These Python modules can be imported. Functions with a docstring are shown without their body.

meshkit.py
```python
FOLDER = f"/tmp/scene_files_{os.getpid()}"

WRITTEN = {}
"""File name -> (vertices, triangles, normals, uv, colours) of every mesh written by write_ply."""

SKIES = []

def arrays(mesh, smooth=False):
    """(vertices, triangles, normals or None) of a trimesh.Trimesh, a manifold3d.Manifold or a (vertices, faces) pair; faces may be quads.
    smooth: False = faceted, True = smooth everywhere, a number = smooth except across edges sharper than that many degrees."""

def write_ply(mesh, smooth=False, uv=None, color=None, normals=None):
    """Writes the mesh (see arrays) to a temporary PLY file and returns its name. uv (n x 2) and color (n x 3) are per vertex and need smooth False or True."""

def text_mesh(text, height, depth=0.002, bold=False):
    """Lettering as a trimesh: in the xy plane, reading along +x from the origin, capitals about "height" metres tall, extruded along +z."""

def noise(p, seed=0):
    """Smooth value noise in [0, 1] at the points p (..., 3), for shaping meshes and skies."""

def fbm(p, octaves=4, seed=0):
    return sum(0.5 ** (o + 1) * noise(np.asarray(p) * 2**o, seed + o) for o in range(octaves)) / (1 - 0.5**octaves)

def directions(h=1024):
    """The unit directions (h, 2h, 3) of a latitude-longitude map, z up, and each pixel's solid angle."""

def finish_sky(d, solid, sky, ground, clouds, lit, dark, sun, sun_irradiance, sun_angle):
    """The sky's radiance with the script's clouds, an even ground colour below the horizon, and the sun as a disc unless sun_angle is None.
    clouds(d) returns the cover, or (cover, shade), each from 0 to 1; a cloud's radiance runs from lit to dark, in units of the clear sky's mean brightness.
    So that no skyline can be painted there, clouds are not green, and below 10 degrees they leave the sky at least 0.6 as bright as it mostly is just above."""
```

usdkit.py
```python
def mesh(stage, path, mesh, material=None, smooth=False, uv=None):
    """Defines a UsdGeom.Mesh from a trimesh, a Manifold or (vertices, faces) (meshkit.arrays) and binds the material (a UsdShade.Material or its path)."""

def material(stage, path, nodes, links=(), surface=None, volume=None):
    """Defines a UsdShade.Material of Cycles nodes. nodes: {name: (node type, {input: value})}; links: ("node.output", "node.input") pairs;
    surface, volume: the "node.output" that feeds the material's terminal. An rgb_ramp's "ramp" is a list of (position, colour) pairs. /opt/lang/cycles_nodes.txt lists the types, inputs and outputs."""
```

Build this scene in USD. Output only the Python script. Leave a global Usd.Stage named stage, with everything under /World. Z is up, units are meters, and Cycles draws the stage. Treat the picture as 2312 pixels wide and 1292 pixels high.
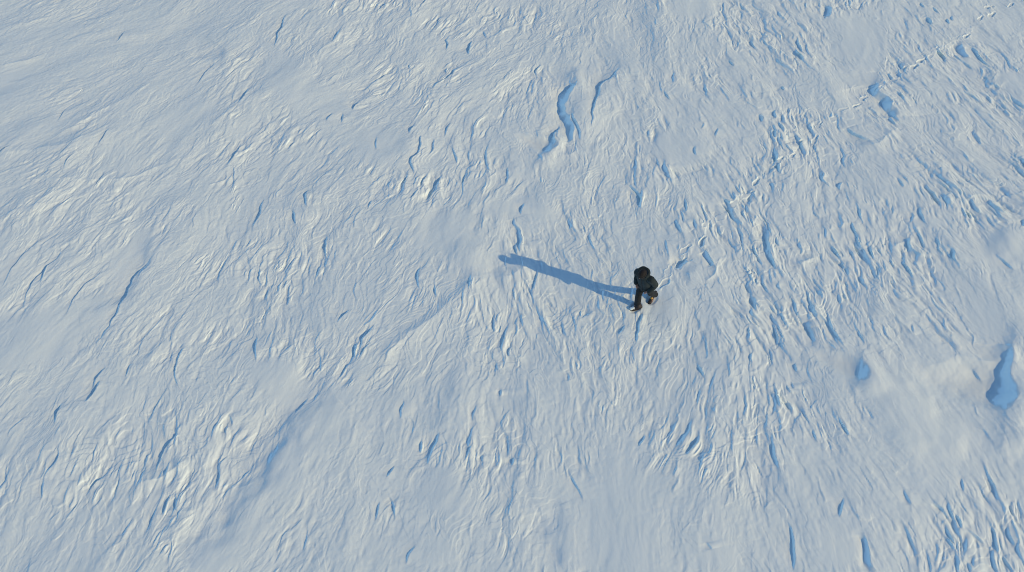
import math
import numpy as np
import trimesh
import manifold3d as m3
import usdkit
import meshkit
from scipy import ndimage as ndi
from pxr import Usd, UsdGeom, UsdLux, UsdShade, Gf, Sdf, Vt

stage = Usd.Stage.CreateInMemory()
UsdGeom.SetStageUpAxis(stage, UsdGeom.Tokens.z)
UsdGeom.SetStageMetersPerUnit(stage, 1.0)
world = UsdGeom.Xform.Define(stage, '/World')
stage.SetDefaultPrim(world.GetPrim())
UsdGeom.Scope.Define(stage, '/World/Looks')

# ------------------------------------------------------------------ camera, sky, sun, exposure
F, CU, CV = 1562.0, 1156.0, 646.0          # the lens in pixels of the 2312 x 1292 photograph
PITCH, HEIGHT = math.radians(56.0), 15.0
EXPOSURE = 0.0
SUN_TO = np.array([0.892, -0.452]); SUN_TO = SUN_TO / np.linalg.norm(SUN_TO)
SUN_ELEV = math.radians(24.8)

cam = UsdGeom.Camera.Define(stage, '/World/camera')
cam.CreateHorizontalApertureAttr(36.0)
cam.CreateVerticalApertureAttr(36.0 * 572 / 1024)
cam.CreateFocalLengthAttr(36.0 * F / 2312)
cam.CreateClippingRangeAttr(Gf.Vec2f(0.1, 5000))
cam.AddTranslateOp().Set(Gf.Vec3d(0, 0, HEIGHT))
cam.AddRotateXOp().Set(90 - math.degrees(PITCH))
cam.CreateExposureAttr(EXPOSURE)

sky = UsdLux.DomeLight.Define(stage, '/World/sky')
sky_mat = usdkit.material(stage, '/World/Looks/sky', {
    's': ('sky_texture', {'sky_type': 'single_scattering', 'sun_disc': False, 'sun_elevation': SUN_ELEV,
                          'sun_rotation': math.atan2(SUN_TO[0], SUN_TO[1]), 'altitude': 300.0,
                          'air_density': 1.0, 'aerosol_density': 0.3, 'ozone_density': 6.0}),
    'b': ('background_shader', {'strength': 0.148})}, [('s.color', 'b.color')], surface='b.background')
UsdShade.MaterialBindingAPI.Apply(sky.GetPrim()).Bind(sky_mat)
sky.GetPrim().SetCustomDataByKey('kind', 'structure')

sun = UsdLux.DistantLight.Define(stage, '/World/sun')
sun.CreateIntensityAttr(0.72)
sun.CreateAngleAttr(0.53)
sun.CreateNormalizeAttr(True)
sun.CreateColorAttr(Gf.Vec3f(1.0, 0.755, 0.44))
_d = np.array([SUN_TO[0] * math.cos(SUN_ELEV), SUN_TO[1] * math.cos(SUN_ELEV), math.sin(SUN_ELEV)])
_rx = math.degrees(math.acos(_d[2]))
_rz = math.degrees(math.atan2(_d[1], _d[0])) + 90
sun.AddRotateZOp().Set(_rz)
sun.AddRotateXOp().Set(_rx)


def at(u, v, z=0.0):
    """the point of the plain at height z seen at pixel (u, v) of the photograph"""
    a, b = (u - CU) / F, (v - CV) / F
    t = (HEIGHT - z) / (math.sin(PITCH) + b * math.cos(PITCH))
    return np.array([a * t, (math.cos(PITCH) - b * math.sin(PITCH)) * t])


# ------------------------------------------------------------------ the snow: a wind-carved height field in metres
RES = 0.017
X0, X1, Y0, Y1 = -21.0, 21.0, 1.0, 25.0
NX, NY = int((X1 - X0) / RES) + 1, int((Y1 - Y0) / RES) + 1
xs, ys = X0 + RES * np.arange(NX), Y0 + RES * np.arange(NY)
rng = np.random.default_rng(7)


def lattice(cell, seed):
    """smooth noise, about zero, unit spread, with cells of the given size, on the height-field grid"""
    r = np.random.default_rng(seed)
    ny, nx = int((Y1 - Y0) / cell) + 5, int((X1 - X0) / cell) + 5
    g = r.normal(size=(ny, nx))
    a = ndi.spline_filter(g, 3, output=np.float32)
    # separable evaluation through zoom-like sampling
    cy = (ys - Y0) / cell + 1.5
    cx = (xs - X0) / cell + 1.5
    def wts(c):
        i = np.floor(c).astype(int); t = c - i
        return i, np.stack([(1 - t) ** 3, 3 * t ** 3 - 6 * t ** 2 + 4, -3 * t ** 3 + 3 * t ** 2 + 3 * t + 1, t ** 3], 1) / 6
    iy, wy = wts(cy); ix, wx = wts(cx)
    rows = sum(wy[:, k, None] * g[np.clip(iy - 1 + k, 0, ny - 1)] for k in range(4))
    out = sum(wx[None, :, k] * rows[:, np.clip(ix - 1 + k, 0, nx - 1)] for k in range(4))
    return (out / 0.47).astype(np.float32)


# pixels of the control points below only say WHERE on the plain things lie: at() turns them into metres
FLOW = [(100,100,22),(150,310,28),(450,150,35),(300,480,27),(100,600,48),(300,650,55),(150,850,45),(120,1000,58),(650,1080,50),
 (400,1050,58),(600,500,58),(650,750,65),(850,750,60),(720,250,42),(950,330,62),(980,90,58),(1290,250,82),(1370,200,65),(1500,200,102),
 (1430,440,115),(1200,550,88),(1160,250,75),(1000,650,70),(1100,850,65),(1000,1000,62),(870,1130,72),(1290,1080,103),(1400,930,52),
 (1450,1000,75),(1600,450,115),(1600,830,108),(1780,690,112),(1740,300,122),(2000,240,128),(2200,130,140),(2200,450,130),(1950,550,120),
 (2130,780,130),(1750,1020,113),(1780,1230,112),(1960,1250,110),(2100,1130,126),(2200,1200,126),(2250,900,110),(1870,750,112),(1840,120,118)]


def field(points, values, width):
    """scattered values spread smoothly over a coarse grid, then over the whole height field"""
    cy, cx = np.linspace(Y0, Y1, 49), np.linspace(X0, X1, 85)
    gx, gy = np.meshgrid(cx, cy)
    d2 = (gx[..., None] - points[:, 0]) ** 2 + (gy[..., None] - points[:, 1]) ** 2
    w = np.exp(-d2 / (2 * width ** 2)) + 1e-4 / (1 + d2)
    v = (w[..., None] * values).sum(2) / w.sum(2)[..., None]
    return v


def expand(c):
    iy = (ys - Y0) / (Y1 - Y0) * (c.shape[0] - 1); ix = (xs - X0) / (X1 - X0) * (c.shape[1] - 1)
    j, i = np.clip(iy.astype(int), 0, c.shape[0] - 2), np.clip(ix.astype(int), 0, c.shape[1] - 2)
    ty, tx = (iy - j)[:, None], (ix - i)[None]
    r = c[j] * (1 - ty) + c[j + 1] * ty
    return (r[:, i] * (1 - tx) + r[:, i + 1] * tx).astype(np.float32)


pts, ang = [], []
for u, v, a in FLOW:
    p, q = at(u, v), at(u + 20 * math.cos(math.radians(a)), v - 20 * math.sin(math.radians(a)))
    pts.append(p); ang.append(math.atan2(q[1] - p[1], q[0] - p[0]))
pts, ang = np.array(pts), np.array(ang)
_f = field(pts, np.stack([np.cos(2 * ang), np.sin(2 * ang)], 1), 1.6)
FLOWC = 0.5 * np.arctan2(_f[..., 1], _f[..., 0])          # coarse wind direction, with eddies
_r = np.random.default_rng(77)
FLOWC = FLOWC + 0.17 * ndi.gaussian_filter(_r.normal(size=FLOWC.shape), 1.6) / 0.17 + 0.10 * ndi.gaussian_filter(_r.normal(size=FLOWC.shape), 3.5) / 0.08


def flow(x, y):
    j = int(np.clip((y - Y0) / (Y1 - Y0) * 48 + 0.5, 0, 48)); i = int(np.clip((x - X0) / (X1 - X0) * 84 + 0.5, 0, 84))
    return FLOWC[j, i]


# how rough the crust is: (u, v, blades, crust steps, streaks)
ROUGH = [(100,100,.12,.45,.7),(300,300,.2,.6,1),(500,150,.2,.6,.8),(150,600,.25,.6,1),(450,650,.3,.55,.9),(120,850,.15,.4,.7),(100,1050,.4,.7,1),
 (400,1000,.5,.8,1),(250,1250,.25,.5,.7),(600,1150,.1,.3,.9),(650,550,.6,.9,.8),(650,760,.4,.7,.8),(850,170,.5,1,.7),(1000,330,.75,1.1,.7),(1100,100,.55,1,.5),
 (700,400,.5,.8,.8),(880,650,.6,.8,.9),(1150,700,.5,.8,.5),(1150,850,.5,.8,.7),(1050,960,.6,.9,1),(900,1150,.25,.5,.6),(1150,1180,.3,.5,.6),(1400,950,.3,.6,1.2),
 (1350,1180,.1,.25,.4),(1300,430,.45,.8,.7),(1350,250,.3,.6,.8),(1450,100,.55,.9,.6),(1550,250,.6,.8,.7),(1450,450,.7,.8,.7),(1350,650,.45,.8,.5),(1500,750,.5,.8,.5),
 (1650,600,.9,.9,.7),(1650,350,.9,1,.7),(1700,100,.6,.9,.7),(1850,150,.55,.8,.7),(1850,450,1.15,1,.8),(2000,350,1,.9,.8),(2150,100,1.1,1,.7),(2250,60,.2,.4,.5),(2200,350,1,1,.8),
 (2100,500,1,.9,.8),(2000,680,.7,.8,.8),(1800,700,1,.9,.8),(1650,800,.9,.9,.8),(1600,950,.6,.9,1.1),(1800,950,.6,.8,1),(1700,1150,.5,.8,.9),(1850,1200,.4,.5,.8),
 (2000,930,.08,.15,.5),(2150,1000,.15,.25,.7),(2100,1130,.9,.7,1),(2250,1200,1,.7,1),(2250,1050,.4,.4,.8),(2230,700,.3,.4,.7),(1960,1000,.4,.5,1.2)]
_rp = np.array([at(r[0], r[1]) for r in ROUGH]); _rv = np.array([r[2:] for r in ROUGH], float)
_rc = field(_rp, _rv, 1.1)
BLADEC = _rc[..., 0]
STEP, STREAK = expand(_rc[..., 1]), expand(_rc[..., 2])

# drifts of loose snow that lie smooth over the crust: (u, v, half length px, half width px, angle)
DRIFT = [(660,190,110,52,-50),(735,225,60,45,-20),(850,320,75,52,-25),(1020,550,80,62,-15),(140,730,150,42,30),(625,850,70,42,-30),(650,1030,190,46,50),(500,1240,110,60,52),
 (1360,1190,120,80,-35),(2040,930,190,62,-38),(1940,850,70,50,-20),(430,262,70,34,20),(1530,330,42,58,80),(2290,185,46,30,0),(2200,680,95,42,-65),(1010,1110,90,52,-10),
 (840,470,0,0,0),(60,170,60,40,20),(1640,560,0,0,0),(1480,700,50,36,0),(300,580,90,26,52),(950,1240,70,40,0),(1900,1230,80,40,-60),(1600,1240,70,50,0),(1420,1110,70,60,-70),
 (1560,20,50,30,0),(1950,90,60,45,-40),(900,910,40,24,10),(1190,470,26,70,85),(2260,560,40,60,-60)]
gxx, gyy = np.meshgrid(xs.astype(np.float32), ys.astype(np.float32))
wob = lattice(0.35, 91)
wob2 = lattice(0.9, 92)
smooth_mask = np.zeros((NY, NX), np.float32)
for u, v, L, W, a in DRIFT:
    if not L: continue
    p = at(u, v); ca, sa = math.cos(math.radians(a)), math.sin(math.radians(a))
    q1, q2 = at(u + L * ca, v - L * sa) - p, at(u + W * sa, v + W * ca) - p
    inv = np.linalg.inv(np.stack([q1, q2], 1))
    r = 1.6 * max(np.linalg.norm(q1), np.linalg.norm(q2))
    i0, i1 = np.searchsorted(xs, [p[0] - r, p[0] + r]); j0, j1 = np.searchsorted(ys, [p[1] - r, p[1] + r])
    dx, dy = gxx[j0:j1, i0:i1] - p[0], gyy[j0:j1, i0:i1] - p[1]
    e = np.hypot(inv[0, 0] * dx + inv[0, 1] * dy, inv[1, 0] * dx + inv[1, 1] * dy) + 0.20 * wob[j0:j1, i0:i1] + 0.16 * wob2[j0:j1, i0:i1]
    m = 1 / (1 + np.exp((e - 0.92) / 0.15))
    smooth_mask[j0:j1, i0:i1] = np.maximum(smooth_mask[j0:j1, i0:i1], m)


def window(x, y, r):
    i0, i1 = max(0, int((x - r - X0) / RES)), min(NX, int((x + r - X0) / RES) + 2)
    j0, j1 = max(0, int((y - r - Y0) / RES)), min(NY, int((y + r - Y0) / RES) + 2)
    return (slice(j0, j1), slice(i0, i1)) if i1 > i0 and j1 > j0 else None


def local(w, x, y, th):
    dx, dy = xs[w[1]][None] - x, ys[w[0]][:, None] - y
    c, s = math.cos(th), math.sin(th)
    return c * dx + s * dy, -s * dx + c * dy


def spots(n, l0, l1, aspect, seed, jitter=0.12):
    """anisotropic noise: soft strokes laid along the wind"""
    r = np.random.default_rng(seed); out = np.zeros((NY, NX), np.float32)
    for _ in range(n):
        x, y = r.uniform(X0, X1), r.uniform(Y0, Y1)
        L = l0 * (l1 / l0) ** r.random(); W = L / (aspect * r.uniform(0.7, 1.4)); a = r.choice((-1, 1)) * r.uniform(0.5, 1.3)
        th = flow(x, y) + r.normal() * jitter
        w = window(x, y, 1.1 * L)
        if w is None: continue
        s, t = local(w, x, y, th)
        t = t + r.normal() * 0.25 / L * s * s
        e = (s / L) ** 2 + (t / W) ** 2 * 0.25
        out[w] += a * np.maximum(0, 1 - e) ** 2
    return out / out.std()


def warp(a, ax, ay):
    j, i = np.mgrid[0:NY, 0:NX].astype(np.float32)
    return ndi.map_coordinates(a, [j + ay / RES, i + ax / RES], order=1, mode='nearest')


def terrace(f, sharp):
    k = np.floor(f); t = f - k
    return k + np.where(t < 1 - sharp, 0.22 * t / (1 - sharp), 0.22 + 0.78 * np.clip((t - (1 - sharp)) / sharp, 0, 1))


n1, n2, n3, n4 = lattice(0.16, 1), lattice(0.16, 2), lattice(0.42, 3), lattice(0.42, 4)
big = spots(1100, 1.2, 3.2, 4.6, 11)
mid = spots(7500, 0.45, 1.20, 10.0, 12, 0.2)
small = spots(34000, 0.11, 0.30, 7.0, 13, 0.3)
chop = spots(20000, 0.22, 0.70, 11.5, 16, 0.16)
hump = spots(9500, 0.30, 0.95, 8.0, 18, 0.15)
fine = spots(17000, 0.30, 0.70, 18.0, 14, 0.12)

broad = spots(5200, 0.45, 1.10, 4.8, 17, 0.2)
crust = 0.9 * big + 0.65 * broad + 0.22 * mid
crust = warp(crust, 0.014 * n1 + 0.060 * n3, 0.014 * n2 + 0.060 * n4)


def steep(a, k, rounds=3):
    """leans the crests over towards the lee, away from the sun: long gentle backs, short cut-off faces"""
    u = a
    for _ in range(rounds):
        u = warp(a, k * sun2[0] * u, k * sun2[1] * u)
    return u


sun2 = SUN_TO
BLADE = np.clip(expand(BLADEC) * 1.12 - 0.04, 0, 2)
hard = np.clip(0.5 + 0.6 * lattice(1.1, 21), 0, 1)               # where the layers have broken with a clean edge
steps = terrace(crust * 1.5 + 0.1 * n1, 0.07) - 0.72 * 1.5 * crust        # level treads, clean broken edges
sf = (lattice(1.5, 51) + 0.35 * lattice(0.55, 52) + 0.35 * big + 0.12 * broad) * 7.5 + 0.25 * n1
strata = warp(terrace(sf, 0.30) - sf, 0.012 * n1, 0.012 * n2)
pf = (lattice(1.2, 53) + 0.5 * lattice(0.5, 54) + 0.4 * broad) * 1.6
plates = terrace(pf + 0.12 * n1, 0.07) - 0.8 * pf                            # slabs of crust with ragged edges
H = (0.016 * big + 0.0015 * mid).astype(np.float32)
tongue = np.zeros((NY, NX), np.float32)
r = np.random.default_rng(57)
STEPC = _rc[..., 1]
patch = np.clip(0.45 + 0.75 * lattice(1.0, 23) + 0.35 * lattice(0.45, 24), 0.05, 1.5)   # broken crust here, calm hard snow there
for _ in range(7500):
    x, y = r.uniform(X0, X1), r.uniform(Y0, Y1)
    j = int(np.clip((y - Y0) / (Y1 - Y0) * 48 + 0.5, 0, 48)); i = int(np.clip((x - X0) / (X1 - X0) * 84 + 0.5, 0, 84))
    amp = 0.45 * STEPC[j, i] + 0.55 * BLADEC[j, i]
    L = 0.17 * (6.0 ** (r.random() ** 1.2)) * (1.25 - 0.4 * min(1, BLADEC[j, i])); W = L * r.uniform(0.10, 0.24)
    h = W * (0.045 + 0.15 * r.random() ** 1.6) * (0.30 + 0.75 * amp) + 0.003
    th = FLOWC[j, i] + r.normal() * 0.15
    if math.sin(th) > 0: th += math.pi                          # the blunt nose of a tongue looks down the wind, towards the camera
    w = window(x, y, 1.05 * L)
    if w is None: continue
    h *= 0.15 + 0.85 * float(patch[int((y - Y0) / RES), int((x - X0) / RES)])
    s, n = local(w, x, y, th)
    s = s / L; n = n / W + r.normal() * 0.45 * s * s + 0.12 * n1[w] + 0.10 * np.sin(4 * s + r.uniform(0, 6))
    s = s + 0.05 * n1[w] + r.normal() * 0.12 * n
    t = np.clip((s + 1) / 2, 0, 1)
    p = h * t ** 1.3 * (1.0 - (n / (0.35 + 0.65 * t)) ** 2) + 0.25 * h * n * t
    p = np.where(s > 0.55 - 0.35 * n * n, p - h * np.clip((s - 0.55 + 0.35 * n * n) * L / 0.05, 0, 1) * 1.1, p)
    tongue[w] = np.maximum(tongue[w], p)

ridged = spots(9000, 0.45, 1.2, 13.0, 15, 0.16)
ridged = -np.abs(warp(ridged, 0.02 * n1, 0.02 * n2) + 0.3)
bundle = np.clip(0.15 + 0.85 * lattice(1.5, 22), 0, 1.4)            # where the layers show as bundles of fine lines
D = 0.75 * tongue + STREAK * 0.0030 * (0.2 + 0.8 * patch) * ridged


def worn(u, top=0.15, soft=3.5):
    """tops planed off by the wind: level crust with hollows cut into it"""
    return -np.logaddexp(0, -(u - top) * soft) / soft


D += (0.12 + BLADE) * (0.30 + 0.70 * patch) * 0.0158 * steep(hump, 0.046)
D += STEP * (0.3 + 0.7 * patch) * 0.0042 * worn(steep(mid, 0.045)) + (0.12 + BLADE) * (0.35 + 0.65 * patch) * 0.0092 * worn(steep(chop, 0.026)) + (0.25 + 0.75 * BLADE) * patch * 0.0030 * worn(steep(small, 0.015), 0.3)
D += STEP * (0.0125 * hard * steps + 0.0035 * (1 - hard) * crust + 0.0066 * bundle * strata + 0.0160 * np.clip(patch, 0, 1) * plates) + STREAK * (0.0013 * fine)

# blades and scoops: single wind-cut forms, denser where the plain is rough
r = np.random.default_rng(31)
B = np.zeros((NY, NX), np.float32)
sun2 = SUN_TO
for _ in range(4600):
    x, y = r.uniform(X0, X1), r.uniform(Y0, Y1)
    j = int(np.clip((y - Y0) / (Y1 - Y0) * 48 + 0.5, 0, 48)); i = int(np.clip((x - X0) / (X1 - X0) * 84 + 0.5, 0, 84))
    dens = BLADEC[j, i]
    if r.random() > 0.15 + 0.75 * dens: continue
    th = FLOWC[j, i] + r.normal() * 0.16
    L = 0.16 * (5.0 ** r.random()) * (0.8 + 0.5 * r.random()); D0 = (0.006 + 0.060 * L * r.random() ** 1.5) * (0.3 + 0.7 * dens)
    if -math.sin(th) * sun2[0] + math.cos(th) * sun2[1] < 0: th += math.pi      # the across axis points to the sun
    w = window(x, y, 0.8 * L + 0.15)
    if w is None: continue
    s, n = local(w, x, y, th)
    s = s / (0.5 * L)
    n = n - r.normal() * 0.10 * L * s * s + 0.03 * L * np.sin(5 * s + r.uniform(0, 6)) + 0.012 * n1[w]
    k = r.uniform(-0.6, 0.6)
    q = np.clip((1 + (s if math.sin(th) < 0 else -s)) / 2, 0, 1) if r.random() < 0.8 else np.clip((1 - s) / 2, 0, 1)
    tp = 2.2 * q ** 1.25 * (1 - q) ** 0.5
    W = L * r.uniform(0.08, 0.20)
    e = 0.012 + 0.012 * r.random()
    if r.random() < 0.93:      # a blade: gentle on the sun side, cut off on the other
        B[w] += D0 * tp * np.where(n > 0, np.exp(-n / W) , np.clip(1 + n / (2.2 * e), 0, 1))
    else:                      # a scoop below the surface
        B[w] -= D0 * tp * np.where(n < 0, np.exp(-(n / W) ** 2), np.clip(1 - n / (2.2 * e), 0, 1))

D = D + B
D = warp(D, 0.018 * n3 + 0.009 * n2, 0.018 * n4 + 0.009 * n1)
keep = 1 - 0.93 * smooth_mask
D = D * keep + smooth_mask * (0.0006 * fine + 0.0008 * ridged + 0.0006 * mid)

# forms that can be told apart one by one: the sunward edge of each shadow, (px width of the shadow, kind, points...)
# kind s: a step with a gentle sunward back; p: a scoop with a sharp sunward lip; v: a soft valley
EDGES = [
 (6,'s',(266,94),(272,88),(281,72)),(5,'s',(446,191),(464,168),(478,143)),(6,'s',(534,232),(547,218),(559,198)),(8,'s',(614,109),(618,94),(632,66),(649,38)),
 (4,'s',(129,275),(153,247)),(7,'s',(150,384),(160,368),(175,352)),(6,'s',(223,332),(240,312),(252,289)),(10,'s',(0,350),(22,334)),(5,'s',(520,411),(531,373)),
 (8,'s',(694,448),(698,428)),(7,'s',(736,273),(743,256)),(6,'s',(772,272),(776,256)),
 (12,'p',(1056,118),(1063,90)),(9,'p',(1009,110),(1006,86)),(8,'p',(1008,160),(1010,150)),
 (24,'p',(1294,314),(1284,272),(1284,238),(1298,190)),(11,'p',(1314,314),(1297,282),(1290,254)),(11,'p',(1244,322),(1260,275)),
 (11,'p',(1334,290),(1344,240),(1360,198),(1402,150)),(12,'p',(928,388),(938,354),(950,306)),(9,'p',(966,346),(976,312)),(9,'p',(914,297),(930,278)),(7,'s',(1000,307),(1007,274)),
 (9,'p',(1029,367),(1019,331)),(11,'p',(803,245),(814,226)),(6,'p',(852,335),(851,309)),(11,'p',(1521,189),(1518,166)),(8,'p',(1520,224),(1509,202)),
 (9,'p',(1408,407),(1422,425),(1438,451)),(7,'s',(1502,388),(1498,369)),(6,'s',(1147,412),(1143,376)),(7,'p',(928,155),(924,148)),(8,'p',(1098,84),(1091,68)),
 (18,'p',(1861,40),(1872,18)),(10,'p',(1800,90),(1816,126)),(11,'p',(1795,118),(1807,140)),(9,'p',(1640,136),(1646,152)),
 (22,'p',(1984,196),(2010,224),(2034,262)),(40,'v',(1985,190),(2012,222),(2038,264)),(12,'p',(1927,286),(1942,304),(1960,320)),(9,'p',(2011,264),(2021,283)),
 (14,'p',(2093,43),(2107,60)),(11,'p',(2133,42),(2135,56)),(10,'p',(2143,36),(2146,48)),(16,'p',(2170,100),(2189,130)),(12,'p',(2188,107),(2212,130),(2234,150)),(9,'p',(2080,8),(2084,22)),
 (9,'p',(2107,19),(2117,33)),(10,'p',(2178,208),(2210,234)),(11,'p',(2240,194),(2256,203)),(9,'p',(2230,218),(2239,236)),(10,'p',(1718,258),(1726,276)),(13,'p',(1741,250),(1745,266)),
 (10,'p',(1772,244),(1776,258)),(10,'p',(1763,197),(1769,208)),(12,'p',(1750,298),(1754,312)),(10,'p',(1774,324),(1785,342)),(9,'p',(1615,305),(1618,286)),(8,'p',(1577,348),(1575,328)),
 (9,'p',(1829,326),(1836,339)),(10,'p',(1898,428),(1907,412)),(9,'p',(1655,418),(1667,433)),(9,'p',(2115,414),(2137,440)),(9,'p',(2028,404),(2039,429)),
 (10,'p',(1546,444),(1559,476)),(16,'p',(1588,566),(1609,598)),(18,'p',(1540,612),(1556,590)),(12,'p',(1914,503),(1932,535),(1951,560)),(11,'p',(2074,465),(2089,511)),(13,'p',(2293,498),(2298,514)),
 (11,'p',(2158,576),(2160,592)),(10,'p',(1776,656),(1790,692),(1808,735)),(10,'p',(1870,705),(1882,748),(1901,786)),(9,'p',(1868,770),(1883,793)),(9,'p',(1690,737),(1695,769)),
 (10,'p',(1579,824),(1590,857)),(9,'p',(1732,799),(1741,820)),(10,'p',(1795,822),(1798,838)),(9,'p',(2195,834),(2214,859)),
 (9,'p',(1749,534),(1757,557)),(10,'p',(1798,548),(1806,567)),(8,'p',(1937,465),(1951,497)),(7,'s',(1839,472),(1857,490)),(9,'p',(1969,600),(1980,626)),(7,'p',(1703,670),(1715,707)),
 (7,'s',(2246,580),(2266,598),(2292,619)),(6,'p',(2058,734),(2061,757)),(8,'p',(1944,754),(1951,779)),
 (14,'p',(1168,488),(1181,520),(1190,562)),(10,'p',(1176,545),(1178,570)),(10,'p',(1186,480),(1187,458)),(9,'s',(1218,606),(1216,630),(1209,662)),
 (10,'s',(1449,703),(1448,737),(1453,779)),(8,'s',(1406,737),(1405,759)),(7,'s',(844,470),(845,448)),(9,'p',(943,655),(949,602)),(8,'p',(803,804),(817,774)),(11,'p',(826,789),(842,762),(857,732)),
 (6,'s',(763,849),(781,816)),(12,'p',(1148,800),(1158,783)),(8,'p',(1120,831),(1113,812)),(6,'s',(1283,863),(1284,840)),(9,'p',(981,646),(992,668)),(8,'p',(1154,734),(1169,715)),
 (9,'p',(1430,433),(1445,469)),(11,'p',(1539,495),(1543,525)),
 (9,'s',(212,783),(247,741),(269,688),(293,635),(340,585)),(4,'s',(136,710),(175,663),(245,604)),(5,'s',(58,713),(77,639),(117,597),(141,552)),(8,'p',(98,640),(112,600)),(5,'s',(0,643),(50,587),(76,559)),
 (9,'s',(569,508),(582,480),(593,451)),(10,'p',(658,504),(660,470)),(8,'p',(694,466),(697,436)),(11,'p',(733,584),(734,556),(741,530)),(8,'p',(640,647),(649,628)),(7,'p',(658,678),(661,660)),
 (9,'s',(580,814),(575,784),(576,753)),(11,'p',(204,880),(214,856),(229,829)),(5,'s',(716,845),(719,792)),(9,'s',(763,727),(781,697)),(7,'s',(400,877),(411,777)),(6,'s',(284,849),(292,819)),
 (14,'p',(197,909),(220,862)),(10,'s',(122,954),(141,911)),(9,'s',(97,1083),(118,1046),(136,1005)),(11,'s',(82,1122),(100,1080)),(5,'s',(204,1041),(212,1018),(226,994)),
 (8,'s',(485,1111),(490,1080),(499,1050),(518,1029)),(12,'p',(379,1160),(389,1113)),(7,'s',(417,1149),(401,1109)),(12,'p',(353,1059),(371,1009),(407,980)),(7,'s',(296,1087),(303,1064)),
 (8,'s',(518,935),(527,959)),(8,'p',(666,930),(687,893)),
 (7,'p',(903,944),(918,900)),(10,'p',(973,1041),(980,1018),(999,973)),(8,'p',(952,1021),(959,994)),(6,'s',(1080,947),(1082,911)),(8,'p',(1046,1038),(1064,1005)),(8,'p',(1092,1044),(1091,1028)),(11,'p',(1162,1047),(1164,1032)),
 (8,'s',(884,1083),(893,1053)),(8,'s',(848,1177),(863,1137)),(7,'s',(894,1174),(891,1147),(890,1120)),(7,'s',(1290,1052),(1298,1092),(1310,1130)),(9,'p',(1442,1008),(1448,980)),(5,'s',(919,1275),(924,1228)),(7,'p',(1140,893),(1138,880)),
 (12,'p',(1745,1008),(1756,1053)),(9,'s',(1772,1173),(1788,1225),(1804,1290)),(11,'p',(1897,1120),(1905,1170)),(16,'p',(1954,1209),(1966,1253),(1976,1292)),(11,'p',(2050,1108),(2064,1142)),
 (9,'p',(2106,1131),(2128,1150)),(11,'p',(2151,1161),(2173,1191)),(11,'p',(2139,1210),(2162,1240)),(9,'p',(2185,1189),(2205,1208),(2224,1226)),(11,'p',(2280,1189),(2302,1234)),(13,'p',(2270,1252),(2290,1290)),(10,'p',(2196,1270),(2206,1292)),
 (8,'p',(1824,974),(1835,993)),(10,'p',(1591,1225),(1599,1240)),(10,'p',(1775,869),(1785,889)),(8,'p',(1787,862),(1791,876)),(9,'p',(2171,1078),(2179,1111)),
 (66,'v',(470,1290),(545,1165),(625,1058),(700,965),(765,905)),(26,'v',(1243,1150),(1278,1225),(1290,1290)),(30,'v',(180,720),(290,670),(400,520)),(34,'v',(470,150),(520,120)),
 (30,'v',(1290,200),(1310,150)),(26,'v',(2250,780),(2262,820)),
]
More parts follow.
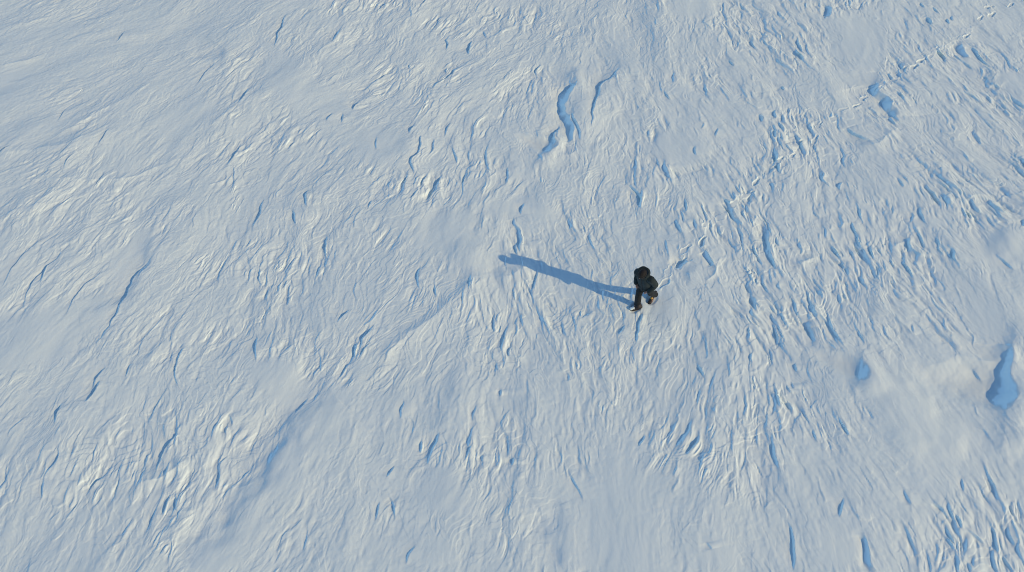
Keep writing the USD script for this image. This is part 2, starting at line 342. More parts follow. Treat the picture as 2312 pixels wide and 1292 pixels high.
# crests that catch the sun on the side towards the camera: (height cm, run px of the sunlit bank, points...)
LIPS = [
 (9,75,(835,858),(880,800),(935,745),(985,712),(1040,668),(1115,630)),(6,40,(1118,628),(1150,620),(1185,585)),(3.5,34,(348,1178),(411,1153),(446,1148),(477,1121),(498,1099),(554,1093),(573,1066)),
 (5,26,(303,1100),(340,1085),(376,1065),(416,1038)),(5,22,(1937,327),(1975,322),(2000,305),(2032,290)),(4,18,(1258,352),(1290,346),(1312,334)),
 (3,14,(0,350),(80,345),(150,330),(210,305)),(3,14,(100,410),(230,410),(300,400),(350,382),(430,352)),
 (3,12,(115,320),(180,280),(230,252),(300,215)),(4,18,(1830,600),(1810,604),(1845,580)),(3,12,(1585,636),(1610,622),(1628,580)),
 (3,14,(2010,562),(2030,552),(2062,546)),(3,12,(2160,460),(2200,445),(2230,435)),
 (3,10,(0,60),(60,55),(120,35)),(3,10,(0,150),(60,140),(105,120)),
]


def polyline(points, n=None):
    p = np.array([at(*q) for q in points])
    seg = np.r_[0, np.cumsum(np.hypot(*np.diff(p, axis=0).T))]
    return p, seg


def near(points, reach):
    """window, signed distance (positive towards the sun) and position along the line, 0 to 1"""
    p, seg = polyline(points)
    if len(p) > 2:      # round the corners
        tt = np.linspace(0, seg[-1], 24)
        from scipy.interpolate import CubicSpline
        p = CubicSpline(seg, p)(tt) if len(p) > 3 else np.stack([np.interp(tt, seg, p[:, k]) for k in (0, 1)], 1)
        p[1:-1] = (p[:-2] + 2 * p[1:-1] + p[2:]) / 4
        seg = np.r_[0, np.cumsum(np.hypot(*np.diff(p, axis=0).T))]
    lo, hi = p.min(0) - reach, p.max(0) + reach
    i0, i1 = max(0, int((lo[0] - X0) / RES)), min(NX, int((hi[0] - X0) / RES) + 2)
    j0, j1 = max(0, int((lo[1] - Y0) / RES)), min(NY, int((hi[1] - Y0) / RES) + 2)
    w = (slice(j0, j1), slice(i0, i1))
    gx, gy = xs[w[1]][None], ys[w[0]][:, None]
    best = np.full((j1 - j0, i1 - i0), 1e9); sd = best.copy(); par = np.zeros_like(best)
    for a, b, t0 in zip(p[:-1], p[1:], seg[:-1]):
        d = b - a; L = np.hypot(*d); d = d / max(L, 1e-9)
        s = (gx - a[0]) * d[0] + (gy - a[1]) * d[1]
        n = -(gx - a[0]) * d[1] + (gy - a[1]) * d[0]
        sgn = 1.0 if -d[1] * sun2[0] + d[0] * sun2[1] > 0 else -1.0
        over = s - np.clip(s, 0, L)
        dist = np.hypot(n, over)
        m = dist < best
        best[m] = dist[m]; sd[m] = (sgn * np.where(n < 0, -dist, dist))[m]; par[m] = ((t0 + s) / seg[-1])[m]
    return w, sd, par, seg[-1]


M = np.zeros((NY, NX), np.float32)
for wpx, kind, *points in EDGES:
    c = points[len(points) // 2]
    pw = np.hypot(*(at(c[0] + wpx, c[1]) - at(*c)))           # the shadow's width on the ground
    if wpx < 15 and kind == 'p': pw *= 0.68 if c[0] > 1500 and len(points) < 3 else 0.85
    depth = pw * math.tan(SUN_ELEV) * {'s': 0.75, 'p': 0.85, 'v': 0.20}[kind] + 0.012
    w, sd, par, L = near(points, 3.5 * pw + 0.5)
    ends = np.clip(par, 0, 1); ext = np.maximum(np.maximum(-par, par - 1), 0) * L
    tp = np.clip(1 - (2 * ends - 1) ** 2, 0, 1) ** (1.0 if wpx < 12 else 0.5) * 0.92 + 0.08
    if kind == 'p' and wpx > 15: tp = np.clip(tp + 0.25, 0, 1)
    sd = sd + (0.008 + 0.06 * pw) * n1[w] + (0.016 + 0.13 * pw) * n3[w]
    e = 0.012 + (0.04 if wpx < 16 else 0.30) * pw
    fade = np.exp(-(ext / (0.35 * pw + 0.03)) ** 2)
    if kind == 's':
        run = 0.30 + 1.2 * pw
        h = 0.62 * depth * np.where(sd > 0, np.exp(-sd / run), np.clip(1 + sd / (2 * e), 0, 1)) - 0.5 * depth * np.where(sd < 0, np.exp(-(sd / (1.6 * pw + 0.06)) ** 2) * np.clip(-sd / (2 * e), 0, 1), 0)
    elif kind == 'p' and wpx < 15:      # half standing up, half cut down
        h = 0.50 * depth * np.where(sd > 0, np.exp(-sd / (0.16 + 1.3 * pw)), np.clip(1 + sd / (2 * e), 0, 1)) - 0.60 * depth * np.where(sd < 0, np.exp(-(sd / (1.7 * pw + 0.03)) ** 2) * np.clip(-sd / (2 * e), 0, 1), 0)
    elif kind == 'p':
        h = -1.05 * depth * np.where(sd < 0, np.exp(-(sd / ((1.25 if wpx > 15 else 1.9) * pw)) ** 2) * np.clip(-sd / (2 * e), 0, 1), 0) + 0.22 * depth * np.where(sd > 0, np.exp(-sd / (0.6 * pw + 0.08)), np.clip(1 + sd / (2 * e), 0, 1))
    else:
        h = depth * np.where(sd > 0, np.exp(-(sd / (1.5 * pw)) ** 2) , np.exp(-(sd / (0.9 * pw)) ** 2)) - 0.9 * depth * np.exp(-((sd + 1.2 * pw) / (1.2 * pw)) ** 2)
    M[w] += (h * tp * fade).astype(np.float32)
    if kind == 'p':      # the crust's own small forms do not run on inside a deep scoop
        D[w] *= (1 - 0.75 * np.where(sd < 0, np.exp(-(sd / pw) ** 4), 0) * tp * fade).astype(np.float32)

# round scour holes and low mounds: (u, v, half sizes in px, turn, height in m)
BOWLS = [(1230,327,22,20,0,-0.15),(1966,188,20,24,0,-0.07),(1927,838,28,25,-40,-0.135),(2243,880,52,60,-14,-0.25),(2262,815,16,30,-5,-0.05),(1548,604,24,18,30,-0.05),
 (1060,570,66,50,-10,0.065),(1326,240,62,100,14,0.085),(1385,200,50,80,-25,0.05),(2265,560,44,52,-50,0.045),(420,1175,80,40,20,0.03),(2030,925,190,90,-40,0.09),(1460,395,34,40,60,0.05),(870,330,50,30,0,-0.03)]
for u, v, L, W, a, dz in BOWLS:
    p = at(u, v); ca, sa = math.cos(math.radians(a)), math.sin(math.radians(a))
    inv = np.linalg.inv(np.stack([at(u + L * ca, v - L * sa) - p, at(u + W * sa, v + W * ca) - p], 1))
    w = window(p[0], p[1], 4.2 * max(L, W) / 70)
    dx, dy = xs[w[1]][None] - p[0], ys[w[0]][:, None] - p[1]
    q = dx * sun2[0] + dy * sun2[1]                                    # towards the sun, in metres
    if dz > 0.12: dx, dy = dx + np.where(q < 0, 0.75 * q, 0.0) * sun2[0], dy + np.where(q < 0, 0.75 * q, 0.0) * sun2[1]      # a bank cut off steeply on the shaded side
    if dz < 0:                                                        # a hole runs out gently away from the sun
        pull = np.where(q < 0, -0.74 * q, 0.0)
        dx, dy = dx + pull * sun2[0], dy + pull * sun2[1]
    e = np.hypot(inv[0, 0] * dx + inv[0, 1] * dy, inv[1, 0] * dx + inv[1, 1] * dy) * (1 + 0.13 * n3[w] + 0.03 * np.sin(3 * np.arctan2(dy, dx) + u)) + 0.03 * n1[w]
    if dz < 0:
        q = q / (max(L, W) / 88)
        b = 0.60 * (1 - np.minimum(e, 1) ** 2) ** 1.5 - 0.50 * np.exp(-((q - 1.25) / 1.1) ** 2 - (e / 2.1) ** 4) * np.clip((q + 0.2) / 0.6, 0, 1)
    else:
        b = np.where(e < 1, (1 - e * e) ** 2.0, 0)
    M[w] += (dz * np.nan_to_num(b)).astype(np.float32)
    if dz < 0: D[w] *= (1 - 0.85 * np.clip(1.15 - e * e, 0, 1)).astype(np.float32)

for hcm, run, *points in LIPS:
    c = points[len(points) // 2]
    rn = np.hypot(*(at(c[0], c[1] + run) - at(*c)))
    w, sd, par, L = near(points, 2.5 * rn + 0.4)
    ends = np.clip(par, 0, 1); ext = np.maximum(np.maximum(-par, par - 1), 0) * L
    tp = np.clip(1 - (2 * ends - 1) ** 4, 0, 1) * np.exp(-(ext / 0.08) ** 2)
    sd = sd + 0.012 * n1[w] + 0.015 * n3[w]
    h = hcm / 100 * np.where(sd > 0, np.clip(1 - sd / rn, 0, 1) ** 1.6, np.exp(sd / (0.5 * rn)))
    M[w] += (h * tp).astype(np.float32)

M = warp(M, 0.028 * n3 + 0.006 * n1, 0.028 * n4 + 0.006 * n2)
# footprints from the upper right corner to the person
TRACK = [(2285,10),(2235,16),(2240,33),(2213,42),(2190,66),(2183,84),(2158,88),(2143,104),(2113,116),(2100,128),(2078,140),(2062,155),(2038,160),(2022,181),(1990,187),(1984,206),
 (1952,224),(1935,240),(1903,250),(1885,270),(1850,283),(1836,313),(1800,325),(1790,349),(1757,363),(1741,390),(1707,408),(1688,436),(1655,457),(1632,486),(1595,505),(1588,546),(1548,562),(1540,592),(1508,607),(1500,640)]
for k, (u, v) in enumerate(TRACK):
    p = at(u, v); q0, q1 = at(*TRACK[max(0, k - 1)]), at(*TRACK[min(len(TRACK) - 1, k + 1)])
    if k in (0, len(TRACK) - 1): q0, q1 = at(u - 10, v + 7), at(u + 10, v - 7)
    th = math.atan2(*(q1 - q0)[::-1]) + r.normal() * 0.10
    w = window(p[0], p[1], 0.6)
    if w is None: continue
    s, n = local(w, p[0], p[1], th)
    n = n + 0.018 * n1[w]
    sl = 0.15 + 0.07 * r.random(); n = n * r.uniform(0.85, 1.3) + 0.02 * n3[w]
    e = (np.abs(s) / sl) ** 2.6 + (np.abs(n) / (0.062 + 0.018 * np.sin(3.4 * s / sl))) ** 2.6
    pit = 1 / (1 + np.exp((e - 1) / 0.22))
    rim = np.exp(-((np.sqrt(e) - 1.25) / 0.22) ** 2)
    dep = r.uniform(0.006, 0.036)
    cr = np.maximum(0, small[w] * 0.5 + n1[w] * 0.5) * np.exp(-(np.hypot(s / 0.30, n / 0.20)) ** 4) * (1 - pit)
    M[w] += (-dep * pit + 0.007 * rim * (1 - pit) + 0.014 * cr).astype(np.float32)
    D[w] *= (1 - 0.9 * pit).astype(np.float32)

grain = lattice(0.05, 41)
H = H + D + M + 0.0011 * grain * (1 - 0.6 * smooth_mask) + 0.0008 * n1
edge = np.minimum(np.minimum(xs - X0, X1 - xs)[None] / 1.5, np.minimum(ys - Y0, Y1 - ys)[:, None] / 1.0)
H = (H * np.clip(edge, 0, 1) ** 2 * (3 - 2 * np.clip(edge, 0, 1))).astype(np.float32)

FEET = [at(1435, 695), at(1472, 676)]            # the two boots
for p in FEET:                                   # the snow is trodden flat under them
    w = window(p[0], p[1], 0.5)
    s, n = local(w, p[0], p[1], 0.9)
    k = np.exp(-(np.hypot(s / 0.20, n / 0.12)) ** 6)
    H[w] = H[w] * (1 - k) + k * (float(H[w][s.shape[0] // 2, s.shape[1] // 2]) * 0.5 - 0.018)


def far_swell(x, y):
    p = np.stack([x / 7.0, y / 7.0, 0 * x], -1)
    return 0.16 * (meshkit.noise(p, 3) - 0.5) + 0.9 * (meshkit.noise(p / 9.0, 8) - 0.5) * np.clip((np.hypot(x, y - 11) - 22) / 60, 0, 1)


def ground_z(x, y):
    x, y = np.atleast_1d(np.asarray(x, float)), np.atleast_1d(np.asarray(y, float))
    d = ndi.map_coordinates(H, [(y - Y0) / RES, (x - X0) / RES], order=1, mode='constant', cval=0.0)
    return d + far_swell(x, y)


def spread(inner, start, stop, n):
    """distances growing from inner step to the far edge"""
    t = np.linspace(0, 1, n + 1)[1:]
    k = math.log(1 + (stop - start) / inner)
    return start + (np.exp(k * t) - 1) * inner


rows_y = [2.4]
while rows_y[-1] < 24.5:
    rows_y.append(rows_y[-1] + 0.0150 + 0.0010 * (rows_y[-1] - 2))
rows_y = np.array(rows_y)
rows_y = np.r_[-spread(0.05, -2.4, 400, 34)[::-1], rows_y, spread(0.06, rows_y[-1], 420, 34)]
cols = np.linspace(-1, 1, 1400)
co = spread(0.004, 1.0, 22.0, 34)
cols = np.r_[-co[::-1], cols, co]
half = np.clip(10.0 + 0.455 * (rows_y - 2), 9.5, 20.9)        # the finely meshed strip widens a little with distance
vy = np.repeat(rows_y[:, None], len(cols), 1); vx = half[:, None] * cols[None]
vz = ndi.map_coordinates(ndi.spline_filter(H, 3, output=np.float32), [(vy - Y0) / RES, (vx - X0) / RES], order=3, mode='constant', cval=0.0, prefilter=False) + far_swell(vx, vy)
P = np.stack([vx, vy, vz], -1)
du = np.gradient(P, axis=1); dv = np.gradient(P, axis=0)
N = np.cross(du, dv); N /= np.linalg.norm(N, axis=-1, keepdims=True)
nr, nc = vx.shape
idx = np.arange(nr * nc, dtype=np.int32).reshape(nr, nc)
quads = np.stack([idx[:-1, :-1], idx[:-1, 1:], idx[1:, 1:], idx[1:, :-1]], -1).reshape(-1, 4)
print('snow quads', len(quads), 'detail spread', float(D.std()), 'forms', float(M.min()), float(M.max()))

snow_mat = usdkit.material(stage, '/World/Looks/snow', {
    'g': ('geometry', {}),
    'n1': ('noise_texture', {'scale': 38.0, 'detail': 4.0, 'roughness': 0.62}),
    'n2': ('noise_texture', {'scale': 1.3, 'detail': 3.0, 'roughness': 0.5}),
    'ramp': ('rgb_ramp', {'ramp': [(0.30, (0.74, 0.822, 0.745)), (0.70, (0.76, 0.838, 0.76))]}),
    'bump': ('bump', {'strength': 0.30, 'distance': 0.006}),
    'p': ('principled_bsdf', {'roughness': 0.75, 'specular_ior_level': 0.25})},
    [('g.position', 'n1.vector'), ('g.position', 'n2.vector'), ('n2.fac', 'ramp.fac'), ('ramp.color', 'p.base_color'), ('n1.fac', 'bump.height'), ('bump.normal', 'p.normal')], surface='p.BSDF')

ground = UsdGeom.Mesh.Define(stage, '/World/snow_ground')
ground.CreatePointsAttr(Vt.Vec3fArray.FromNumpy(P.reshape(-1, 3).astype(np.float32)))
ground.CreateFaceVertexCountsAttr(Vt.IntArray.FromNumpy(np.full(len(quads), 4, np.int32)))
ground.CreateFaceVertexIndicesAttr(Vt.IntArray.FromNumpy(quads.astype(np.int32).ravel()))
ground.CreateSubdivisionSchemeAttr('none')
UsdShade.MaterialBindingAPI.Apply(ground.GetPrim()).Bind(snow_mat)
ground.GetPrim().SetCustomDataByKey('kind', 'structure')
ground.GetPrim().SetCustomDataByKey('label', 'wind-carved snow plain with sastrugi ridges and a line of footprints')
ground.GetPrim().SetCustomDataByKey('category', 'snow ground')

# ------------------------------------------------------------------ the person
def fabric(name, base, rough=0.85, scale=60.0, var=0.25, bump=0.004, sheen=0.03):
    lo, hi = [c * (1 - var) for c in base], [c * (1 + var) for c in base]
    return usdkit.material(stage, '/World/Looks/' + name, {
        't': ('texture_coordinate', {}),
        'n': ('noise_texture', {'scale': scale, 'detail': 4.0, 'roughness': 0.6}),
        'w': ('noise_texture', {'scale': 9.0, 'detail': 3.0, 'roughness': 0.5}),
        'm': ('math', {'math_type': 'add'}),
        'h': ('math', {'math_type': 'multiply', 'value2': 0.5}),
        'r': ('rgb_ramp', {'ramp': [(0.32, lo), (0.68, hi)]}),
        'b': ('bump', {'strength': 0.5, 'distance': bump}),
        'p': ('principled_bsdf', {'roughness': rough, 'specular_ior_level': 0.3, 'sheen_weight': sheen})},
        [('t.object', 'n.vector'), ('t.object', 'w.vector'), ('n.fac', 'm.value1'), ('w.fac', 'm.value2'), ('m.value', 'h.value1'), ('h.value', 'r.fac'),
         ('r.color', 'p.base_color'), ('n.fac', 'b.height'), ('b.normal', 'p.normal')], surface='p.BSDF')


MAT = dict(
    jacket=fabric('parka_cloth', (0.014, 0.025, 0.025)), trim=fabric('dark_trim', (0.013, 0.016, 0.016)),
    trousers=fabric('trouser_cloth', (0.008, 0.0105, 0.0100)), hat=fabric('knit_wool', (0.013, 0.0115, 0.009), scale=120.0),
    boot=fabric('dark_leather', (0.026, 0.023, 0.020), rough=0.6, scale=40.0, sheen=0.0), tongue=fabric('tan_leather', (0.55, 0.33, 0.085), rough=0.6, scale=40.0, sheen=0.0), snow=snow_mat, sole=fabric('rubber', (0.02, 0.018, 0.016), rough=0.7, sheen=0.0),
    skin=fabric('skin', (0.40, 0.22, 0.15), rough=0.5, var=0.06, bump=0.0008, sheen=0.0), eye=fabric('eye', (0.35, 0.33, 0.31), rough=0.2, var=0.3, bump=0.0001, sheen=0.0),
    lace=fabric('boot_lace', (0.10, 0.07, 0.04)))


def ball(c, r, n=20):
    r = np.broadcast_to(np.asarray(r, float), 3)
    return m3.Manifold.sphere(1.0, n).scale(tuple(map(float, r))).translate(tuple(map(float, c)))


def hull(*b):
    return m3.Manifold.batch_hull(list(b))


def chain(joints):
    b = [ball(c, q) for c, q in joints]
    return [hull(p, q) for p, q in zip(b[:-1], b[1:])]


def union(parts):
    return m3.Manifold.batch_boolean(parts, m3.OpType.Add)


def soft(man, length, rounds=12, folds=0.0, seed=0, fscale=9.0, stretch=(1, 1, 1)):
    a = man.refine_to_length(length).to_mesh()
    t = trimesh.Trimesh(a.vert_properties[:, :3], a.tri_verts, process=True)
    trimesh.smoothing.filter_taubin(t, lamb=0.5, nu=0.53, iterations=rounds)
    if folds:
        p = t.vertices * np.array(stretch) * fscale
        d = meshkit.noise(p, seed) + 0.5 * meshkit.noise(p * 2.1, seed + 1) - 0.75
        d = -np.abs(d) * 1.8 + 0.35
        t.vertices = t.vertices + t.vertex_normals * (folds * d)[:, None]
    return t


mid = (FEET[0] + FEET[1]) / 2
PSI = math.atan2(0.62, -0.78)
zf = float(np.mean([ground_z(*p)[0] for p in FEET]))
person = UsdGeom.Xform.Define(stage, '/World/person')
person.AddTranslateOp().Set(Gf.Vec3d(float(mid[0]), float(mid[1]), zf))
person.AddRotateZOp().Set(math.degrees(PSI))
pp = person.GetPrim()
pp.SetCustomDataByKey('label', 'person in dark hooded parka and tan boots walking over snow, head bowed')
pp.SetCustomDataByKey('category', 'person')


def to_local(p):
    c, s = math.cos(-PSI), math.sin(-PSI); d = p - mid
    return np.array([c * d[0] - s * d[1], s * d[0] + c * d[1]])


FR, FL = to_local(FEET[0]), to_local(FEET[1])            # right boot in front, left boot behind
zr, zl = float(ground_z(*FEET[0])[0]) - zf, float(ground_z(*FEET[1])[0]) - zf
SH = np.array([0.075, 0.085, 0.0])                        # the weight is over the front leg
hipr, hipl = np.array([0.09, 0.02, 0.89]) + SH * 0.8, np.array([-0.09, -0.02, 0.89]) + SH * 0.8
ankr, ankl = np.array([FR[0], FR[1] - 0.06, 0.10 + zr]), np.array([FL[0], FL[1] - 0.085, 0.15 + zl])
knr = (hipr + ankr) / 2 + np.array([0.01, 0.045, 0.0]); knl = (hipl + ankl) / 2 + np.array([-0.01, 0.085, -0.02])
HEAD = np.array([-0.005, 0.195, 1.585]) + SH * 1.7; NECK = np.array([0.02, 0.125, 1.44]) + SH * 1.5
shr, shl = np.array([0.185, 0.085, 1.39]) + SH * 1.4, np.array([-0.185, 0.085, 1.39]) + SH * 1.4
elr, ell = np.array([0.265, -0.035, 1.115]) + SH * 1.15, np.array([-0.265, -0.02, 1.105]) + SH * 1.15
wrr, wrl = np.array([0.195, 0.128, 0.955]) + SH, np.array([-0.195, 0.138, 0.945]) + SH
TILT = math.radians(-33)


def onhead(v):       # head space (x right, y forward, z up) to the person's space, the head bowed and turned a little to its right
    x, y, z = v
    y, z = math.cos(TILT) * y - math.sin(TILT) * z, math.sin(TILT) * y + math.cos(TILT) * z
    k = math.radians(-12)
    return HEAD + np.array([math.cos(k) * x - math.sin(k) * y, math.sin(k) * x + math.cos(k) * y, z])


def hb(c, q, n=20):  # an ellipsoid on the head
    m = m3.Manifold.sphere(1.0, n).scale(tuple(map(float, np.broadcast_to(q, 3)))).translate(tuple(map(float, c)))
    m = m.rotate((math.degrees(TILT), 0, 0)).rotate((0, 0, -12.0))
    return m.translate(tuple(map(float, HEAD)))


parts = [hull(hb((0, -0.012, 0.025), (0.074, 0.094, 0.090)), hb((0, 0.025, -0.055), (0.054, 0.060, 0.052))), hull(hb((0, 0.060, -0.088), (0.026, 0.024, 0.020)), hb((0, 0.03, -0.05), (0.048, 0.05, 0.04))),
         hull(hb((0, 0.090, 0.012), 0.008), hb((0, 0.112, -0.026), 0.010), hb((0.014, 0.090, -0.032), 0.008), hb((-0.014, 0.090, -0.032), 0.008)),
         hull(hb((0.042, 0.078, 0.022), 0.010), hb((0.012, 0.088, 0.024), 0.010)), hull(hb((-0.042, 0.078, 0.022), 0.010), hb((-0.012, 0.088, 0.024), 0.010)),
         hull(hb((0.020, 0.083, -0.054), 0.006), hb((0, 0.092, -0.051), 0.008), hb((-0.020, 0.083, -0.054), 0.006)), hull(hb((0.016, 0.083, -0.064), 0.006), hb((-0.016, 0.083, -0.064), 0.006), hb((0, 0.089, -0.066), 0.007))]
for sx in (-1, 1):
    parts += [hull(hb((sx * 0.076, -0.005, 0.012), (0.007, 0.016, 0.022)), hb((sx * 0.074, 0.0, -0.022), (0.006, 0.009, 0.012))), hull(hb((sx * 0.045, 0.062, -0.018), 0.020), hb((sx * 0.05, 0.03, -0.02), 0.024))]
parts += chain([(HEAD + np.array([0, -0.02, -0.06]), 0.056), (NECK, 0.060), (np.array([0.0, 0.085, 1.36]) + SH * 1.4, 0.075)])
T1, T2, T3 = np.array([0, 0.075, 1.30]) + SH * 1.35, np.array([0, 0.04, 1.08]) + SH * 1.1, np.array([0, 0.0, 0.92]) + SH * 0.8
parts += [hull(ball(T1, (0.155, 0.095, 0.10)), ball(T2, (0.130, 0.088, 0.10))), hull(ball(T2, (0.130, 0.088, 0.10)), ball(T3, (0.145, 0.098, 0.09)))]
for sh, el, wr, hp, kn, an, ft, lift, sx in ((shr, elr, wrr, hipr, knr, ankr, FR, zr, 1), (shl, ell, wrl, hipl, knl, ankl, FL, zl, -1)):
    parts += chain([(sh - (0.028 * sx, 0, 0), 0.056), (el, 0.040), (wr, 0.026)])
    palm = wr + np.array([-sx * 0.055, 0.012, -0.055])
    parts += [hull(ball(wr, (0.025, 0.02, 0.02)), ball(palm + np.array([sx * 0.01, 0.028, 0]), 0.017), ball(palm + np.array([sx * 0.01, -0.028, 0]), 0.016))]
    for k, (off, ln) in enumerate(((0.032, 0.072), (0.011, 0.080), (-0.011, 0.074), (-0.031, 0.058))):
        a = palm + np.array([0, off, -0.002]); b = a + np.array([-sx * 0.5, 0, -0.85]) * ln * 0.5; c = b + np.array([-sx * 0.80, 0, -0.30]) * ln * 0.5
        parts += chain([(a, 0.0095), (b, 0.009), (c, 0.0075)])
    parts += chain([(wr + np.array([-sx * 0.02, 0.026, -0.02]), 0.012), (palm + np.array([-sx * 0.005, 0.056, -0.01]), 0.0105), (palm + np.array([-sx * 0.03, 0.062, -0.035]), 0.009)])
    parts += chain([(hp, 0.080), (kn, 0.054), (an, 0.038)])
    toe = np.array([ft[0] + sx * 0.02, ft[1] + 0.10, 0.045 + lift])
    parts += [hull(ball(an, 0.036), ball(an + np.array([0, -0.03, -0.05]), 0.030), ball(toe, (0.036, 0.036, 0.022)))]
body = soft(union(parts), 0.011, 5)
usdkit.mesh(stage, '/World/person/body', body, MAT['skin'], smooth=True)
for k, sx in enumerate((-1, 1)):
    usdkit.mesh(stage, '/World/person/body/eye' + ('' if not k else '_001'), soft(hb((sx * 0.031, 0.079, 0.006), 0.0105, 16), 0.004, 1), MAT['eye'], smooth=True)

# trousers: pelvis and two loose legs gathered over the boots
tp = [hull(ball(np.array([0, 0.0, 0.93]) + SH * 0.8, (0.165, 0.120, 0.08)), ball(hipr + (0, 0, -0.02), 0.098), ball(hipl + (0, 0, -0.02), 0.098))]
for hp, kn, an in ((hipr, knr, ankr), (hipl, knl, ankl)):
    dn = (an - kn) / np.linalg.norm(an - kn)
    tp += chain([(hp + (0, 0, -0.02), 0.100), ((hp + kn) / 2 + (0, 0.012, 0), 0.092), (kn, 0.080), ((kn + an) / 2, 0.079), (an + dn * 0.025, 0.083)])
usdkit.mesh(stage, '/World/person/trousers', soft(union(tp), 0.016, 6, 0.010, 5, 9.0, (1, 1, 2.2)), MAT['trousers'], smooth=True)

# parka: a quilted-looking shell to the hips, with sleeves ending at the pockets
sec = [(0.775, -0.005, 0.196, 0.145), (0.84, 0.0, 0.203, 0.150), (0.95, 0.012, 0.200, 0.147), (1.08, 0.035, 0.200, 0.145), (1.20, 0.058, 0.212, 0.148), (1.32, 0.078, 0.205, 0.138), (1.40, 0.092, 0.150, 0.115), (1.455, 0.110, 0.096, 0.098)]
jp = []
for (z0, y0, a0, b0), (z1, y1, a1, b1) in zip(sec[:-1], sec[1:]):
    x0, x1 = (float(np.interp(q, [0.775, 1.455], [0.78, 1.5]) ) for q in (z0, z1))
    d0 = m3.Manifold.cylinder(0.012, 1.0, 1.0, 40, True).scale((a0, b0, 1)).translate((SH[0] * x0, y0 + SH[1] * x0, z0)); d1 = m3.Manifold.cylinder(0.012, 1.0, 1.0, 40, True).scale((a1, b1, 1)).translate((SH[0] * x1, y1 + SH[1] * x1, z1))
    jp.append(hull(d0, d1))
for sh, el, wr in ((shr, elr, wrr), (shl, ell, wrl)):
    jp += chain([(sh - (0.074 * np.sign(el[0]), 0, 0), 0.085), (sh, 0.088), ((sh + el) / 2 + (0.012 * np.sign(el[0]), 0, 0), 0.082), (el, 0.074), ((el + wr) / 2, 0.066), (wr + 0.02 * (el - wr), 0.055)])
jacket = soft(union(jp), 0.016, 7, 0.013, 11, 8.0, (1, 1, 1.9))
usdkit.mesh(stage, '/World/person/parka', jacket, MAT['jacket'], smooth=True)


def strip(points, half_w, half_t):
    b = [m3.Manifold.sphere(1.0, 12).scale((half_w, half_t, half_t * 1.4)).translate(tuple(map(float, p))) for p in points]
    return union([hull(p, q) for p, q in zip(b[:-1], b[1:])])


def front(z, x=0.0):      # the parka's front surface
    zz = [s[0] for s in sec]; y0, a, b = (np.interp(z, zz, [s[k] for s in sec]) for k in (1, 2, 3))
    return np.array([x, y0 + b * math.sqrt(max(0.05, 1 - (x / a) ** 2)), z]) + SH * float(np.interp(z, [0.775, 1.455], [0.78, 1.5]))


usdkit.mesh(stage, '/World/person/parka/zip_flap', soft(strip([front(z) + (0, 0.004, 0) for z in np.linspace(0.79, 1.42, 10)], 0.020, 0.008), 0.012, 2), MAT['trim'], smooth=True)
for k, sx in enumerate((-1, 1)):
    p0, p1 = front(0.985, sx * 0.165), front(0.865, sx * 0.130)
    usdkit.mesh(stage, '/World/person/parka/pocket_welt' + ('' if not k else '_001'), soft(hull(ball(p0 + (0, 0.004, 0), (0.012, 0.010, 0.012), 12), ball(p1 + (0, 0.004, 0), (0.012, 0.010, 0.012), 12)), 0.01, 2), MAT['trim'], smooth=True)
    wr, el = (wrl, ell) if sx < 0 else (wrr, elr)
    u = (el - wr) / np.linalg.norm(el - wr)
    usdkit.mesh(stage, '/World/person/parka/cuff' + ('' if not k else '_001'), soft(hull(ball(wr - u * 0.012, 0.046), ball(wr + u * 0.012, 0.056)), 0.012, 3), MAT['trim'], smooth=True)
hem = [(0.199 * math.cos(a) + 0.78 * SH[0], -0.005 + 0.148 * math.sin(a) + 0.78 * SH[1], 0.785) for a in np.linspace(0, 2 * math.pi, 33)]
usdkit.mesh(stage, '/World/person/parka/hem_band', soft(union(chain([(p, (0.009, 0.009, 0.018)) for p in hem])), 0.014, 2), MAT['trim'], smooth=True)
# hood, thrown back and bunched round the neck
hood = []
arc = np.linspace(math.radians(-28), math.radians(208), 15)
HS = SH * 1.5
ring = [((0.030 + HS[0] + 0.122 * math.cos(a), 0.115 + HS[1] - 0.105 * math.sin(a) - 0.01, 1.475 + 0.055 * max(0, math.sin(a)) + 0.02 * abs(math.cos(a)) ), (0.040 + 0.012 * max(0, math.sin(a)), 0.040 + 0.016 * max(0, math.sin(a)), 0.050 + 0.025 * max(0, math.sin(a)))) for a in arc]
hood += chain(ring)
Hb = lambda x, y, z: (x + HS[0], y + HS[1], z)
hood += [hull(ball(Hb(0.02, -0.01, 1.47), (0.100, 0.055, 0.065)), ball(Hb(0.015, -0.065, 1.37), (0.095, 0.045, 0.055))), hull(ball(Hb(0.015, -0.065, 1.37), (0.095, 0.045, 0.055)), ball(Hb(0.01, -0.075, 1.29), (0.055, 0.03, 0.04)))]
usdkit.mesh(stage, '/World/person/hood', soft(union(hood), 0.014, 5, 0.011, 21, 12.0), MAT['jacket'], smooth=True)
gaiter = union([hull(hb((0, 0.015, -0.098), (0.078, 0.086, 0.030)), ball(NECK + (0, 0.01, -0.02), (0.085, 0.085, 0.04)))])
usdkit.mesh(stage, '/World/person/neck_warmer', soft(gaiter, 0.012, 4, 0.006, 23, 16.0), MAT['trim'], smooth=True)
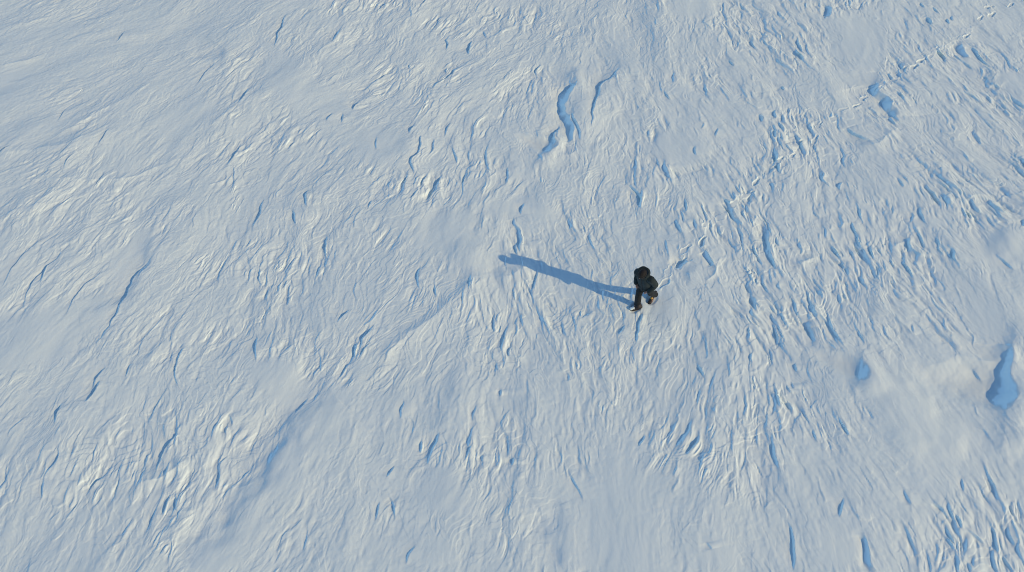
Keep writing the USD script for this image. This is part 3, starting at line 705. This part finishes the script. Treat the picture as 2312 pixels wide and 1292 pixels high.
# knitted hat with a turned-up cuff
dome = m3.Manifold.sphere(1.0, 28).scale((0.096, 0.115, 0.110)).translate((0, -0.012, 0.036))
cut = m3.Manifold.cube((0.5, 0.5, 0.3), True).translate((0, 0, -0.126))
hatm = (dome - cut)
cuff = m3.Manifold.cylinder(0.045, 1.0, 1.0, 40, True).scale((0.102, 0.122, 1)).translate((0, -0.012, 0.042))
mv = lambda q: q.rotate((math.degrees(TILT), 0, 0)).rotate((0, 0, -12.0)).translate(tuple(map(float, HEAD)))
usdkit.mesh(stage, '/World/person/knitted_hat', soft(mv(hatm), 0.012, 4, 0.005, 31, 22.0), MAT['hat'], smooth=True)
usdkit.mesh(stage, '/World/person/knitted_hat/folded_cuff', soft(mv(cuff), 0.012, 5, 0.004, 32, 30.0), MAT['hat'], smooth=True)


def make_boot(name, an, ft, lift, sx, heel_up):
    th = -sx * math.radians(40 if sx > 0 else 6)
    f = np.array([-math.sin(th), math.cos(th), 0]); rt = np.array([math.cos(th), math.sin(th), 0])
    ballp = np.array([ft[0], ft[1] + 0.06, 0.045 + lift])
    up = np.array([0, 0, 1.0])
    ax = -f * math.cos(heel_up) + up * math.sin(heel_up)            # from the ball of the foot back to the heel
    nrm = f * math.sin(heel_up) + up * math.cos(heel_up)
    heel = ballp + ax * 0.165
    toe = ballp + f * 0.080
    upper = [hull(ball(toe + up * 0.006, (0.044, 0.044, 0.034)), ball(ballp + nrm * 0.010, (0.052, 0.052, 0.044))),
             hull(ball(ballp + nrm * 0.010, (0.052, 0.052, 0.044)), ball(ballp + ax * 0.085 + nrm * 0.035, (0.044, 0.046, 0.055)), ball(heel + nrm * 0.015, 0.042)),
             hull(ball(heel + nrm * 0.015, 0.042), ball(ballp + ax * 0.085 + nrm * 0.045, 0.050), ball(an, 0.054), ball(an + (0, -0.01, 0.07), 0.055))]
    usdkit.mesh(stage, '/World/person/' + name, soft(union(upper), 0.010, 5, 0.003, 41, 20.0), MAT['boot'], smooth=True)
    lo = -0.034
    so = [hull(ball(toe + up * (lo + 0.004), (0.047, 0.049, 0.012), 16), ball(ballp + nrm * lo, (0.055, 0.05, 0.013), 16)),
          hull(ball(ballp + nrm * lo, (0.055, 0.05, 0.013), 16), ball(heel + nrm * lo, (0.043, 0.043, 0.018), 16))]
    usdkit.mesh(stage, '/World/person/' + name + '/sole', soft(union(so), 0.012, 2), MAT['sole'], smooth=True)
    lc = []
    for k in range(4):
        c = ballp + ax * (0.010 + 0.024 * k) + nrm * (0.058 + 0.012 * k)
        lc.append(hull(ball(c + rt * 0.026, 0.0045, 8), ball(c - rt * 0.026 + ax * 0.01, 0.0045, 8)))
    usdkit.mesh(stage, '/World/person/' + name + '/lace', union(lc), MAT['lace'], smooth=40)


    if sx < 0:
        usdkit.mesh(stage, '/World/person/' + name + '/tongue', soft(hull(ball(an + f * 0.040 + up * 0.02, (0.028, 0.028, 0.05)), ball(ballp + ax * 0.045 + nrm * 0.060, (0.034, 0.034, 0.016))), 0.010, 3), MAT['tongue'], smooth=True)
    if sx > 0:
        usdkit.mesh(stage, '/World/person/' + name + '/caked_snow', soft(hull(ball(toe + up * 0.012 + f * 0.008, (0.042, 0.042, 0.032)), ball(ballp + f * 0.02 + nrm * 0.020, (0.046, 0.040, 0.038))), 0.010, 3, 0.006, 3, 40.0), MAT['snow'], smooth=True)


make_boot('boot', ankr, FR, zr, 1, 0.05)
make_boot('boot_001', ankl, FL, zl, -1, 0.42)
